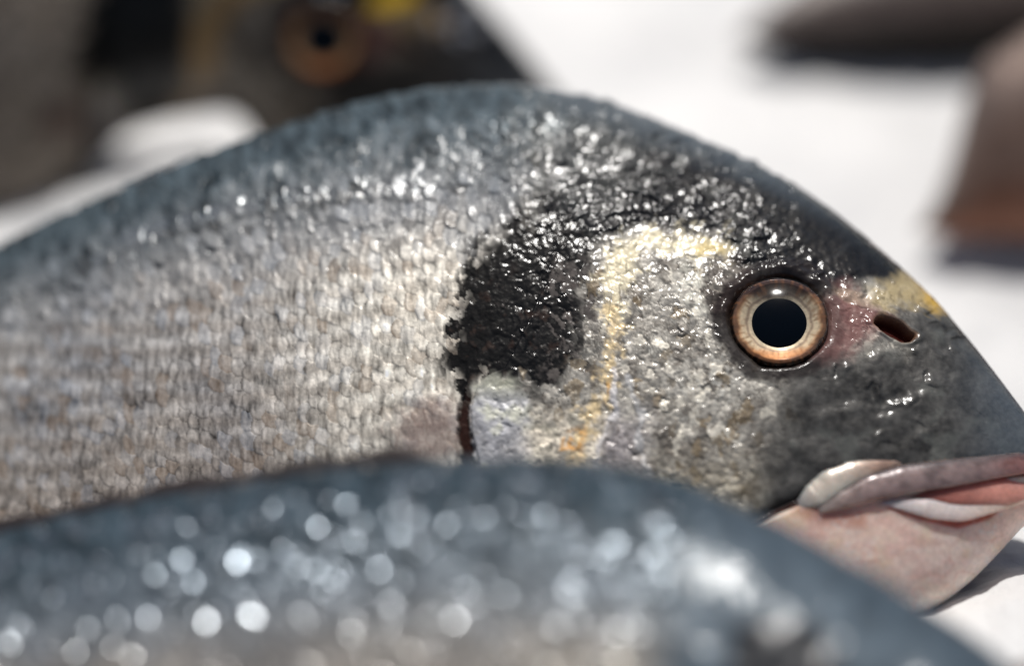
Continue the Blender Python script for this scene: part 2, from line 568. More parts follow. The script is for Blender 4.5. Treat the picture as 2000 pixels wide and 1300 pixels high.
def bream_skin(x, y, rel, glint=1.0):
    """base colour, (metal, roughness, film), relief in photo pixels, at canonical points"""
    wx = x + 10 * fbm(x, y, 40, 11) + 26 * fbm(x, y, 160, 13)
    wy = y + 10 * fbm(x, y, 40, 12) + 20 * fbm(x, y, 160, 14)
    H, E, R, V, W = scales(x + 9 * fbm(x, y, 90, 15) + 2 * fbm(x, y, 18, 17), y + 0.10 * x + 12 * fbm(x, y, 110, 16) + 2 * fbm(x, y, 20, 18), 21, 31, 40)
    wig = 9 * fbm(x, y, 13, 51, 3)
    f1, f2, rid, dx, dy = cells(wx + wig, wy + 9 * fbm(x, y, 13, 55, 3), 17, 23, 60, 0.98)
    edge = (1 - ss(0.02, 0.22, f2 - f1)) * ss(-0.35, 0.25, fbm(x, y, 26, 57))
    # oblique wet ridges on the nape
    ra, rb = x * 0.80 - y * 0.60 + wig * 1.3, x * 0.60 + y * 0.80 + wig * 1.3
    n1, n2, nid, ndx, ndy = cells(ra, rb, 36, 17, 160, 0.98)
    big = fbm(x, y, 260, 21); med = fbm(x, y, 60, 22); sml = fbm(x, y, 14, 23, 3)
    streak = fbm(x + 4 * fbm(x, y, 30, 27), y * 0.3, 10, 24, 3)

    body = 1 - ss(930, 1020 + 90 * (1 - ss(300, 450, y)), wx + 0.12 * (wy - 600))            # 1 on the scaly trunk
    head = 1 - body
    # --- trunk
    C = np.ones(x.shape + (3,)) * srgb(172, 168, 163)
    C = lay(C, ss(-0.3, 0.6, big), srgb(142, 142, 143))
    C = lay(C, 0.6 * ss(0.40, 0.9, rel) * (1 - ss(500, 900, wx)), srgb(152, 134, 118))
    C = lay(C, 0.85 * ss(420, 820, wx) * ss(0.24, 0.42, rel), srgb(226, 220, 207))
    stripes = 0.5 + 0.5 * np.cos((y + 0.10 * x + 0.00012 * (x - 700) ** 2) / 46.0 * 2 * math.pi + 1.2 * fbm(x, y, 200, 26))
    C = lay(C, 0.38 * stripes * ss(0.22, 0.4, rel), srgb(104, 92, 80))
    C = C * (1 + (0.75 * streak + 0.5 * fbm(x + 8 * med + 0.15 * y, y * 0.4, 22, 124, 3) + 0.35 * fbm(x * 0.3, y + 0.1 * x, 34, 125, 3) + 0.45 * (0.5 - E) * ss(-0.4, 0.4, fbm(x, y, 60, 127)) ) * body)[..., None]
    C = C * (1 + (R - 0.5) * 0.3 * body)[..., None]
    C = lay(C, 0.24 * E * body * ss(-0.5, 0.4, fbm(x, y, 40, 29)), srgb(86, 80, 76))
    tint = ss(0.75, 0.95, R) * body * 0.2
    C = lay(C, tint, srgb(140, 156, 176))
    C = lay(C, ss(0.8, 0.95, 1 - R) * body * 0.16, srgb(186, 150, 112))
    # blue-grey back
    bk = (1 - ss(0.09, 0.33, rel + 0.05 * med + 0.07 * (R - 0.5))) ** 0.8
    C = lay(C, 0.6 * (1 - ss(0.24, 0.42, rel)), srgb(122, 126, 130))
    bkc = srgb(68, 79, 85) * (1 + 0.4 * sml + 0.8 * (R - 0.5) + 0.6 * med)[..., None]
    C = C * (1 - bk[..., None]) + bkc * bk[..., None]
    # lateral line
    ll = [(-1800, 800), (-600, 760), (0, 600), (200, 510), (300, 470), (450, 428), (600, 400), (760, 388), (900, 396), (980, 430)]
    dl, _ = seg_dist(x, y + 4 * med, ll)
    C = lay(C, 0.5 * (1 - ss(1, 9, dl)) * (1 - ss(820, 960, x)), srgb(62, 64, 66))
    tx, ty = frac(R * 97.13) - 0.5, frac(R * 57.77) - 0.5
    amp = glint * (0.07 + 0.26 * (1 - ss(0.25, 0.42, rel)))
    if glint < 1.5:
        amp = amp + 0.0
    if glint > 1.5:
        amp = amp * 0.2
    Hd = (0.2 * H * (1 + 1.2 * big) + amp * (1.5 * tx * W + ty * V)) * body * (0.75 + 0.25 * (rel < 0.3))
    Hd = Hd + (0.9 * streak + 0.3 * sml) * body
    wet = None
    if glint > 1.5:
        ws = []
        Hd = Hd + facets(x, y, 34, 301, 0.30, 0.0, 0.05, 0.26, 0.6, ws) + facets(x + 17, y + 21, 52, 311, 0.22, 0.0, 0.05, 0.30, 0.6, ws)
        wet = np.maximum(ws[0], ws[1])
    else:
        yl = np.interp(x, [q[0] for q in ll], [q[1] for q in ll])
        band = np.exp(-((y - yl + 24) / 24.0) ** 2) * ss(150, 280, x) * (1 - ss(800, 900, x))
        Hd = Hd * (1 - 0.6 * band) + band * facets(x, y, 26, 321, 0.5, -0.10, 0.10, 0.20)
        crown = ss(900, 960, x) * (1 - ss(1120, 1220, x)) * np.exp(-((y - 245) / 26.0) ** 2)
        Hd = Hd + crown * facets(x, y, 34, 331, 0.5, -0.05, -0.1, 0.2)
        wet = np.maximum(band, crown)

    # --- head
    ck = np.ones(x.shape + (3,)) * srgb(160, 156, 148)
    ck = lay(ck, ss(-0.2, 0.5, med), srgb(120, 115, 108))
    ck = ck * (1 + (rid - 0.5) * 0.8 + 0.28 * sml)[..., None]
    ck = lay(ck, 0.7 * ss(0.8, 0.95, rid), srgb(214, 208, 194))
    ck = lay(ck, 0.4 * ss(0.85, 0.97, 1 - rid), srgb(150, 128, 92))
    ck = lay(ck, edge * 0.5, srgb(72, 64, 58))
    rg = 1 - np.abs(fbm(x + wig, y, 17, 151, 3)) * 2.6
    ck = lay(ck, 0.75 * ss(0.72, 1.0, rg) * ss(-0.4, 0.3, med), srgb(78, 70, 62))
    rg2 = 1 - np.abs(fbm(x, y + wig, 15, 157, 3)) * 2.6
    ck = lay(ck, 0.8 * ss(0.80, 1.0, rg2) * ss(-0.3, 0.4, fbm(x, y, 50, 159)), srgb(222, 218, 206))
    # lower cheek scales, olive to brass
    lowck = ss(840, 960, wy) * ss(1200, 1300, wx) * (1 - ss(1440, 1560, wx))
    ck = lay(ck, 0.35 * lowck, srgb(140, 124, 88))
    # snout, dark, smooth, mottled
    sn = np.maximum(ss(1450, 1580, wx + 0.25 * (wy - 800)) * ss(640, 720, wy), ss(1700, 1800, wx) * ss(585, 625, wy))
    snc = srgb(68, 67, 65) * (1 + 0.75 * med + 0.55 * sml)[..., None]
    snc = lay(snc, 0.55 * ss(0.15, 0.5, fbm(x, y, 90, 28)), srgb(96, 98, 94))
    snc = lay(snc, 0.6 * ss(1830, 1990, wx), srgb(80, 90, 100))
    ck = ck * (1 - sn[..., None]) + snc * sn[..., None]
    # brow and nape, blackish
    line, _ = seg_dist(x, y, [(900, 350), (1000, 430), (1180, 480), (1300, 455), (1420, 480), (1560, 540), (1700, 575), (1850, 610)])
    ytop = np.interp(x, [600, 900, 1000, 1180, 1260, 1400, 1440, 1540, 1640, 1760, 1850, 2000], [300, 380, 430, 470, 445, 450, 520, 548, 560, 548, 590, 700])
    brow = 1 - ss(-16, 16, wy * 0.75 + y * 0.25 - ytop)
    brc = srgb(17, 17, 18) * (1 + 0.6 * med + 0.6 * sml)[..., None]
    fore = ss(1440, 1600, x)
    brc = lay(brc, 0.5 * ss(0.6, 0.95, nid) * (1 - fore), srgb(92, 92, 88))
    brc = lay(brc, 0.4 * ss(0.1, 0.5, fbm(x * 0.8 - y * 0.6, (x * 0.6 + y * 0.8) * 2.6, 40, 59)), srgb(46, 48, 50))
    brc = lay(brc, 0.85 * (1 - ss(1000, 1260, wx - 0.9 * (420 - wy) * (wy < 420))), srgb(72, 74, 73))
    nape_blue = (1 - ss(0.03, 0.13, rel)) * (1 - ss(1450, 1750, x))
    brc = lay(brc, 0.6 * nape_blue, srgb(96, 106, 114))
    brm = brow * ss(905, 1110, wx + 40 * (R - 0.5))
    ck = ck * (1 - brm[..., None]) + brc * brm[..., None]
    C = C * (1 - head[..., None]) + ck * head[..., None]

    # --- black shoulder patch
    pp = [(958, 455), (1010, 420), (1120, 400), (1180, 450), (1180, 520), (1160, 570), (1145, 650), (1120, 700), (1090, 750),
          (1040, 755), (985, 735), (945, 740), (925, 790), (912, 800), (885, 720), (880, 650), (905, 560), (925, 500)]
    d = poly_sd(wx, wy, pp)
    soft = d + 34 * (R - 0.5) + 34 * (rid - 0.5) + 8 * fbm(x, y * 0.5, 22, 211, 3)
    pm = ss(-22, 24, soft)
    blk = srgb(6, 5, 5) * (1 + 0.6 * sml)[..., None]
    speck = ss(0.98 - 0.7 * ss(1000, 1170, wx), 1.2 - 0.7 * ss(1000, 1170, wx), rid + 0.25 * sml) * ss(440, 540, wy) * (1 - edge)
    blk = lay(blk, 0.75 * speck, srgb(98, 92, 88))
    blk = lay(blk, 0.5 * ss(0.25, 0.6, fbm(x, y, 30, 33)) * ss(500, 600, wy), srgb(66, 50, 42))
    C = C * (1 - pm[..., None]) + blk * pm[..., None]
    # dark crackle above the patch, into the nape
    cr = (1 - ss(0, 130, np.abs(wy - 395 + 0.05 * (x - 1150)))) * ss(960, 1050, wx) * (1 - ss(1330, 1460, wx))
    C = lay(C, 0.6 * cr * np.clip(edge + ss(0.0, 0.4, med), 0, 1), srgb(28, 28, 30))

    # --- opercle lobe, pale; mother-of-pearl and orange below
    dlobe = poly_sd(wx * 0.5 + x * 0.5, wy * 0.5 + y * 0.5, [(918, 800), (930, 756), (955, 728), (1000, 740), (1020, 780), (1040, 830), (1080, 960), (930, 960), (925, 860)])
    lob = ss(-12, 12, dlobe + 16 * fbm(x, y, 26, 165))
    lc = np.ones(x.shape + (3,)) * srgb(182, 182, 186) * (1 + 0.7 * med)[..., None]
    lc = lay(lc, ss(0, 0.4, med), srgb(206, 206, 192)); lc = lc * (1 + 0.3 * sml)[..., None]
    lc = lay(lc, 0.6 * (1 - ss(745, 800, y)), srgb(176, 176, 150))
    C = C * (1 - lob[..., None]) + lc * lob[..., None]
    ub = ss(770, 850, wy) * ss(985, 1060, wx) * (1 - ss(1240, 1300, wx))
    uc = np.ones(x.shape + (3,)) * srgb(226, 216, 198)
    uc = lay(uc, ss(1175, 1200, wx), srgb(166, 160, 160)) * (1 + 0.5 * med + 0.5 * sml)[..., None]
    uc = lay(uc, 0.7 * ss(0.8, 1.0, rg), srgb(92, 80, 70))
    uc = lay(uc, 0.8 * ss(0.1, 0.4, fbm(x, y, 50, 35)) * (1 - ss(1165, 1185, wx)), srgb(150, 146, 132))
    uc = lay(uc, 0.75 * edge * ss(-0.1, 0.3, sml), srgb(50, 40, 34))
    C = C * (1 - 0.9 * ub[..., None]) + uc * 0.9 * ub[..., None]
    # small black dots on the opercle
    g1, g2, gr, _, _ = cells(x, y, 13, 13, 90, 0.9)
    dots = (1 - ss(0.10, 0.2, g1)) * ss(0.6, 0.7, gr) * ss(-10, 10, poly_sd(x, y, [(960, 770), (1160, 740), (1150, 900), (1130, 1000), (960, 930)]))
    C = lay(C, 0.9 * dots, srgb(24, 18, 16))

    # --- gold: behind the eye, down the preopercle, between the eyes
    d1, _ = seg_dist(wx, wy, [(1405, 482), (1330, 468), (1262, 478), (1215, 510), (1222, 560), (1205, 610)])
    C = lay(C, 0.85 * (1 - ss(8, 38, 6 + d1 + 34 * fbm(x, y, 30, 38) + 16 * (rid - 0.5) + 14 * (rg - 0.6))), srgb(214, 204, 176))
    d1b = ell(wx, wy, 1385, 478, 42, 17, 8)
    C = lay(C, 0.75 * (1 - ss(0.5, 1.2, d1b + 0.4 * sml)), srgb(196, 176, 120))
    d1c = ell(wx, wy, 1225, 520, 30, 46, 10)
    C = lay(C, 0.7 * (1 - ss(0.6, 1.2, d1c)), srgb(210, 200, 172))
    d2, _ = seg_dist(wx, wy, [(1205, 610), (1192, 660), (1180, 720), (1172, 780), (1150, 830), (1140, 890), (1130, 960)])
    C = lay(C, 0.85 * (1 - ss(4, 30, 7 + d2 + 30 * fbm(x, y, 26, 36) + 14 * (rid - 0.5) + 8 * (rg - 0.6))), srgb(214, 192, 150))
    C = lay(C, 0.85 * (1 - ss(0.5, 1.1, ell(wx, wy, 1128, 875, 26, 45, 10))) * ss(-0.25, 0.15, med + 0.6 * sml), srgb(226, 166, 84))
    C = lay(C, 0.7 * (1 - ss(0.4, 1.2, ell(wx, wy, 1182, 755, 12, 40, 5))) * ss(-0.2, 0.3, sml), srgb(214, 164, 92))
    d3, _ = seg_dist(wx, wy, [(1186, 720), (1196, 800), (1184, 870), (1178, 960)])
    C = lay(C, 0.75 * (1 - ss(2, 10, d3 + 9 * fbm(x, y, 30, 161))), srgb(206, 204, 206))
    d4, _ = seg_dist(wx, wy, [(1215, 740), (1245, 800), (1268, 880), (1275, 960)])
    C = lay(C, 0.6 * (1 - ss(1, 9, d4 + 12 * fbm(x, y, 36, 163))), srgb(200, 200, 200))
    # silver flecks beside the eye
    fl = (1 - ss(0.5, 1.2, ell(wx, wy, 1350, 560, 34, 62, -8))) * ss(-0.3, 0.3, sml)
    C = lay(C, 0.75 * fl, srgb(208, 206, 194))
    C = lay(C, 0.5 * (1 - ss(0.5, 1.2, ell(wx, wy, 1380, 740, 60, 60))) * ss(0.0, 0.4, sml), srgb(206, 204, 196))
    # pink between the eye and the nostril
    pk = ss(-22, 26, 14 * med + 10 * sml + poly_sd(wx * 0.4 + x * 0.6, wy * 0.4 + y * 0.6, [(1590, 575), (1640, 555), (1700, 585), (1735, 615), (1712, 650), (1660, 690), (1600, 706), (1560, 706)]))
    C = lay(C, 0.9 * pk, srgb(126, 88, 84) )
    C = lay(C, 0.6 * (1 - ss(0.6, 1.2, ell(x, y, 1675, 583, 60, 14, 18))), srgb(172, 152, 132))
    # gold bar on the forehead, greyer towards the nostril
    gb = ss(-14, 14, 12 * med + 12 * fbm(x * 0.8 + y * 0.6, (y * 0.8 - x * 0.6) * 2.5, 30, 167) + poly_sd(wx * 0.5 + x * 0.5, wy * 0.5 + y * 0.5, [(1690, 562), (1740, 540), (1775, 528), (1812, 552), (1848, 592), (1862, 612), (1828, 606), (1790, 600), (1765, 598), (1720, 606), (1700, 590)]))
    C = lay(C, 0.8 * gb, srgb(176, 158, 116))
    C = lay(C, 0.8 * gb * ss(1770, 1800, wx) * ss(-0.5, 0.1, med), srgb(206, 164, 60))
    C = lay(C, 0.6 * gb * ss(0.1, 0.4, sml) , srgb(110, 98, 74))
    # eye surround
    ex, ey = EYE
    r = ell(x, y, ex - 2, ey - 2, 122, 112) * (1 + 0.10 * fbm(x, y, 110, 201))
    er = (1 - ss(0.98, 1.12, r + 0.05 * med))
    C = lay(C, 0.92 * er * (1 - 0.6 * pk), srgb(34, 28, 27))
    C = lay(C, 0.7 * (1 - ss(0.6, 1.1, ell(wx, wy, 1416, 560, 62, 84))), srgb(50, 38, 34))
    # pectoral fin root, brown-pink
    pf = 1 - ss(0.45, 1.25, ell(wx + 20 * streak, wy, 838, 846, 82, 74, -25))
    C = lay(C, 0.75 * pf, srgb(142, 124, 118) * 1.0)
    C = lay(C, 0.5 * pf * ss(0.0, 0.5, streak), srgb(88, 66, 58))
    # gill slot
    gs, _ = seg_dist(wx * 0.3 + x * 0.7, y, [(918, 1000), (916, 900), (910, 850), (906, 800), (918, 756)])
    gsm = 1 - ss(2 + 8 * ss(740, 860, y), 9 + 9 * ss(740, 860, y), gs + 5 * sml)
    C = lay(C, gsm * ss(740, 800, y), srgb(44, 24, 18))
    # nostril
    nv = ell(x, y, 1748, 642, 44, 17 + 0 * x, 28) + 0.35 * fbm(x, y, 34, 205, 2) - 0.12 * np.exp(-((x - 1722) ** 2 + (y - 632) ** 2) / 500)
    nm = 1 - ss(0.8, 1.0, nv)
    C = lay(C, (1 - ss(0.95, 1.25, nv)) * 0.6, srgb(130, 92, 64))
    C = lay(C, nm, srgb(62, 18, 12))

    # --- relief
    hs = head * (1 - 0.85 * sn)
    crk = np.minimum(f2 - f1, 0.5) * 2
    ncrk = np.minimum(n2 - n1, 0.5) * 2
    rx, ry = frac(rid * 91.7) - 0.5, frac(rid * 47.3) - 0.5
    Hd = Hd + hs * (1 - brm) * (0.5 * crk + glint * 0.24 * (rx * dx * 17 + ry * dy * 23) + 0.5 * sml + 1.2 * med)
    Hd = Hd + brm * (1 - 0.85 * ss(1440, 1620, x)) * (0.5 * ncrk + (0.45 if glint < 1.5 else 0.2) * ((frac(nid * 91.7) - 0.5) * ndx * 36 + (frac(nid * 47.3) - 0.5) * ndy * 17) + 0.4 * sml + 3.0 * med)
    Hd = Hd + brm * ss(1440, 1620, x) * (1.5 * med + 0.7 * sml)
    q1, q2, qi, qx, qy = cells(x + 8 * fbm(x, y, 30, 185), y + 8 * fbm(x, y, 30, 187), 32, 27, 189, 0.95)
    snf = (1 - ss(0.8, 1.25, ell(x, y, 1755, 700, 125, 170))) * facets(x, y, 44, 341, 0.56, 0.12, 0.10, 0.26, 0.75, None, 0.25)
    bro = (1 - ss(0.7, 1.2, ell(x, y, 1600, 545, 130, 34, 12))) * facets(x, y, 30, 351, 0.45, 0.0, 0.0, 0.3, 0.8)
    Hd = Hd + sn * head * ((3.6 * fbm(x, y, 62, 97, 2) + 0.5 * fbm(x, y, 18, 98, 2)) * (1 - ss(1800, 1900, x)) + snf) + bro
    Hd = Hd + lowck * 0.9 * np.sin(x / 4.4 + 2 * med)
    Hd = Hd - 9 * gsm * ss(740, 800, y)
    Hd = Hd + 3 * pf
    Hd = Hd + (2.2 * (1 - ss(3, 16, d3)) * ss(700, 760, y) + 1.6 * (1 - ss(3, 14, d4)) * ss(730, 780, y)) * (1 + 1.5 * med)
    Hd = Hd - 26 * nm + 3 * (1 - ss(0, 0.35, np.abs(nv - 1.25)))
    # eye socket: dip for the eyeball with a thick lid, overhanging above
    r0 = ell(x, y, ex, ey, 98, 90) * (1 + 0.07 * fbm(x, y, 75, 203))
    Hd = Hd * (1 - 0.85 * (1 - ss(1.0, 1.35, r0)))
    up = np.clip(-(y - ey) / 90.0, -1, 1)
    Hd = Hd + (5 + 5 * up) * np.exp(-((r0 - 1.17) / 0.13) ** 2) * (1 + 0.5 * med)
    Hd = Hd + 5.5 * fbm(x, y, 30, 185, 2) * (1 - ss(0.0, 0.4, np.abs(r0 - 1.3))) * (1 - ss(-40, 10, y - ey))
    Hd = Hd - 30 * (1 - ss(0.8, 1.06, r0))

    met = 0.22 * body + 0.3 * head
    met = met * (1 - 0.75 * pm) * (1 - 0.7 * er) * (1 - 0.6 * brm) * (1 - 0.5 * sn * head) * (1 - 0.8 * np.clip(pk + gb + nm, 0, 1))
    met = met * (1 - 0.35 * bk)
    rough = 0.55 + 0.10 * sml + 0.1 * (R - 0.5)
    rough = rough + 0.1 * pm
    film = 0.35 * body + 0.8 * head
    film = np.clip(film + 0.4 * brm, 0, 1) * (1 - nm)
    if glint > 1.5:
        film = 0.06 + 0.5 * wet
        met = np.maximum(met, 0.9 * wet); rough = rough * (1 - wet) + 0.25 * wet
        C = lay(C, 0.6 * wet, srgb(190, 192, 194))
    else:
        film = np.maximum(film, wet)
        met = np.maximum(met, 0.5 * wet); rough = rough * (1 - wet) + 0.34 * wet
    prop = np.stack([np.clip(met, 0, 1), np.clip(rough, 0.12, 0.9), film], -1)
    return np.clip(C, 0.002, 0.95), prop, Hd


def flesh(x, y):
    med = fbm(x, y, 70, 71); sml = fbm(x, y, 16, 73)
    C = np.ones(x.shape + (3,)) * srgb(244, 218, 206)
    C = lay(C, 0.55 * (1 - ss(980, 1080, y)), srgb(226, 180, 160))
    C = lay(C, 0.5 * ss(0, 0.5, med), srgb(226, 200, 168))
    C = lay(C, 0.6 * ss(1080, 1180, y), srgb(212, 204, 200))
    dr, _ = seg_dist(x, y, [(1560, 985), (1600, 1010), (1680, 1015)])
    C = lay(C, 0.5 * (1 - ss(4, 26, dr)), srgb(176, 96, 78))
    dr2, _ = seg_dist(x, y, [(1740, 985), (1800, 1005), (1868, 1022), (1925, 1005), (1960, 975)])
    C = lay(C, 0.8 * (1 - ss(3, 14, dr2)), srgb(196, 98, 78))
    # silver scales where the throat begins
    th = 1 - ss(1470, 1545, x + 0.4 * (y - 980))
    C = lay(C, 0.7 * th * ss(-0.4, 0.3, sml), srgb(176, 172, 158))
    C = lay(C, 0.4 * ss(0.05, 0.5, fbm(x * 0.5 + y, y - 0.4 * x, 60, 221, 3)), srgb(214, 170, 160))
    C = lay(C, 0.5 * (1 - ss(0.0, 0.06, np.abs(fbm(x, y * 1.6, 120, 223, 3)))), srgb(222, 178, 164))
    C = lay(C, 0.45 * ss(0.25, 0.5, fbm(x, y, 12, 225, 2)) * ss(-0.1, 0.4, fbm(x, y, 90, 227)), srgb(228, 226, 222))
    C = C * (1 + 0.1 * sml)[..., None]
    P = np.stack([0.05 + 0.2 * th, 0.45 + 0 * x, 0.35 + 0 * x], -1)
    return np.clip(C, 0, 0.9), P, 1.5 * med + 2.0 * th * sml - 6 * (1 - ss(2, 12, dr2))


# ------------------------------------------------------------------ eye
def dome(prof, c, ax, up, unit, n=72):
    side = nrm(np.cross(up, ax)); u2 = np.cross(ax, side)
    th = np.linspace(0, 2 * math.pi, n, endpoint=False)
    r = np.array([p[0] for p in prof]); z = np.array([p[1] for p in prof])
    P = c + unit * (r[:, None, None] * (side * np.cos(th)[None, :, None] + u2 * np.sin(th)[None, :, None] * 0.93) + z[:, None, None] * ax)
    return P, r, th


def make_eye(fish, root, scale=1.0, dull=1.0, bulge=52):
    U = fish.U * fish.canon[2] * scale
    p, n = fish.at(EYE[0], EYE[1] + 2)
    ax = nrm(0.55 * n + 0.45 * nrm(CAM - p))
    up = fish.Y
    c = p + ax * 3 * U
    # iris ring
    prof = [(98, -24), (96, -4), (92, 6), (84, 7), (76, 3), (68, -1), (60, -5), (54, -7), (50, -9), (40, -12), (0.01, -14)]
    rr = np.interp(np.linspace(0, 10, 60), np.arange(11), [q[0] for q in prof])
    zz = np.interp(np.linspace(0, 10, 60), np.arange(11), [q[1] for q in prof])
    P, r, th = dome(list(zip(rr, zz)), c, ax, up, U, 120)
    R2 = np.repeat(r[:, None], 120, 1); TH = np.repeat(th[None, :], len(r), 0)
    R2 = R2 + 3.5 * fbm(np.cos(TH) * 3 + 9, np.sin(TH) * 3 + 9, 1.6, 87, 2)
    X2 = R2 * np.cos(TH); Y2 = R2 * np.sin(TH)
    nz = fbm(TH * 9 + 7, R2 / 14, 1.0, 81); nm = fbm(X2 + 300, Y2 + 300, 26, 83)
    C = np.ones(R2.shape + (3,)) * srgb(236, 212, 176)
    C = lay(C, ss(72, 84, R2 + 5 * nm), srgb(214, 166, 122))
    C = lay(C, 0.75 * (1 - ss(-70, -48, Y2 + 12 * nm)) * ss(56, 66, R2), srgb(206, 134, 78))
    C = lay(C, 0.8 * (1 - ss(0, 5, np.abs(R2 - 63 + 3 * nm))), srgb(158, 134, 116))
    C = lay(C, 1 - ss(55, 60, R2), srgb(220, 202, 172))
    C = lay(C, 0.85 * ss(78, 87, R2 + 7 * nm), srgb(92, 64, 52))
    C = lay(C, ss(88, 93, R2 + 4 * nm), srgb(36, 26, 22))
    C = lay(C, 0.9 * ss(40, 66, Y2 + 10 * nm), srgb(60, 44, 42))  # upper iris painted dark for the lid's shade and dark reflection
    C = lay(C, 0.6 * ss(-0.05, 0.4, fbm(TH * 14 + 9, R2 / 30, 1.0, 85)) * ss(62, 70, R2), srgb(150, 100, 66))
    C = C * (1 + 0.35 * nz)[..., None] * dull
    C = np.clip(C, 0, 0.9)
    prop = np.stack([0.15 + 0 * R2, 0.4 + 0 * R2, 0.2 + 0 * R2], -1)
    F = grid_faces(len(r), 120, True)
    eye = link('eye', new_mesh('eye', P.reshape(-1, 3), F[:, ::-1], MAT_IRIS, {'Col': C.reshape(-1, 3), 'Prop': prop.reshape(-1, 3)}))
    attach(eye, root)
    # pupil: the dark lens bulging through the iris
    a = np.linspace(math.pi / 2, 0.002, 24)
    P, r, th = dome([(55 * math.sin(t), -9 + 10 * math.cos(t)) for t in a], c, ax, up, U, 96)
    P = c + (P - c) * (1 + 0.03 * fbm(np.cos(th) * 2 + 5, np.sin(th) * 2 + 5, 1.5, 89, 2))[None, :, None]
    pu = link('pupil', new_mesh('pupil', P.reshape(-1, 3), grid_faces(24, 96, True)[:, ::-1], MAT_PUPIL))
    pu.parent = eye
    # clear cornea
    a = np.linspace(math.pi / 2, 0.002, 40)
    P, r, th = dome([(101 * math.sin(t), -14 + bulge * math.cos(t)) for t in a], c, ax, up, U, 96)
    co = link('cornea', new_mesh('cornea', P.reshape(-1, 3), grid_faces(40, 96, True)[:, ::-1], MAT_CLEAR))
    co.parent = eye
    return eye


MAT_IRIS = skin_material('gold_iris', film_scale=300, film=0.1, fine=0.1)


# ------------------------------------------------------------------ fins
def back_fin(fish, root, a0, a1, hgt, seed, back=0.0, n=420):
    """the folded dorsal fin: a thin ragged ridge along the back"""
    a = np.linspace(a0, a1, n) * fish.U
    T = np.interp(a, fish.dense, fish.tv)
    t = np.linspace(0, 1, n)
    h = hgt * (0.62 + 0.45 * fbm(t * 60, t * 0 + 3, 3.2, seed) + 0.25 * np.abs(((t * 17) % 1) - 0.5)) * ss(0, 0.06, t) * ss(1, 0.94, t)
    h = np.maximum(h, 0.5) * fish.U
    th = 2.2 * fish.U
    row = []
    for (fb, fn) in ((-0.5, 1.0), (0.45, 0.8), (0.9, 0.45), (1.0, 0.0), (0.9, -0.45), (0.45, -0.8), (-0.5, -1.0)):
        row.append(fish.curve(fish.O + a[:, None] * fish.X + (T + fb * h)[:, None] * fish.Y + (fn * th + back * fish.U) * fish.N, a))
    P = np.stack(row, 1)
    o = link('dorsal_fin', new_mesh('dorsal_fin', P.reshape(-1, 3), grid_faces(n, 7, True), MAT_FIN))
    return attach(o, root)


def tail_fin(fish, root, size=420):
    a0 = fish.dense[0]; c0 = 0.5 * (fish.tv[0] + fish.bv[0])
    U = fish.U
    n, m = 24, 30
    u = np.linspace(0, 1, n)[:, None]; v = np.linspace(-1, 1, m)[None, :]
    L = size * (0.55 + 0.75 * np.abs(v) ** 1.3)
    A = a0 / U + 60 - u * L
    B = c0 / U + v * (55 + u * 290)
    ridge = 2.5 * np.sin(v * 60) * (1 - u * 0.5) + 0 * u
    front = fish.O + (A * U)[..., None] * fish.X + (B * U)[..., None] * fish.Y + ((5 * (1 - u) + 1.5 + ridge * 0.3 + 0 * v) * U)[..., None] * fish.N
    front = fish.curve(front, (A + 0 * v) * U)
    rear = front - ((10 * (1 - u) + 3 + 0 * v) * U)[..., None] * fish.N
    P = np.concatenate([front, rear[:, ::-1]], 1)
    o = link('tail_fin', new_mesh('tail_fin', P.reshape(-1, 3), grid_faces(n, 2 * m, True), MAT_TAIL))
    return attach(o, root)


def pec_fin(fish, root, pts, out=6, name='pectoral_fin'):
    """a folded blade fin lying on the flank, from its root to its tip"""
    P0 = []
    for (x, y, w) in pts:
        p, n = fish.at(x, y)
        P0.append((p + n * out * fish.U, w * fish.U))
    P = tube([p for p, _ in P0], [w for _, w in P0], 16, flat=0.16, flat_dir=fish.N, sub_n=60)
    o = link(name, new_mesh(name, P.reshape(-1, 3), grid_faces(60, 16, True), MAT_TAIL))
    return attach(o, root)


# ------------------------------------------------------------------ the fish in focus
def foc(fr, lo, hi, n_in, n_left, n_right, a0, a1):
    return np.concatenate([np.linspace(a0, lo, n_left, endpoint=False), np.linspace(lo, hi, n_in, endpoint=False), np.linspace(hi, a1, n_right)])


def ph_dense(n1, n2, cut=0.62):
    return np.concatenate([np.linspace(0, math.pi * cut, n1, endpoint=False), np.linspace(math.pi * cut, math.pi, n2)])


main_top = [(-2050, 1120), (-1700, 1085), (-1300, 960), (-900, 800), (-500, 655), (-250, 570), (0, 492), (80, 452), (160, 416), (250, 376), (400, 312), (500, 278), (600, 245), (700, 214), (800, 192),
            (900, 179), (1000, 177), (1100, 187), (1200, 212), (1300, 249), (1400, 294), (1500, 339), (1600, 398), (1700, 478), (1800, 566),
            (1850, 618), (1900, 680), (1950, 742), (2000, 812), (2040, 862), (2075, 920), (2090, 955)]
main_bot = [(-2050, 1215), (-1700, 1245), (-1300, 1280), (-900, 1300), (-500, 1330), (0, 1345), (500, 1370), (900, 1375), (1200, 1365), (1400, 1335), (1600, 1280), (1750, 1225),
            (1850, 1168), (1900, 1130), (1950, 1075), (2000, 1020), (2050, 978), (2090, 965)]


LIPTOP = -math.pi / 2


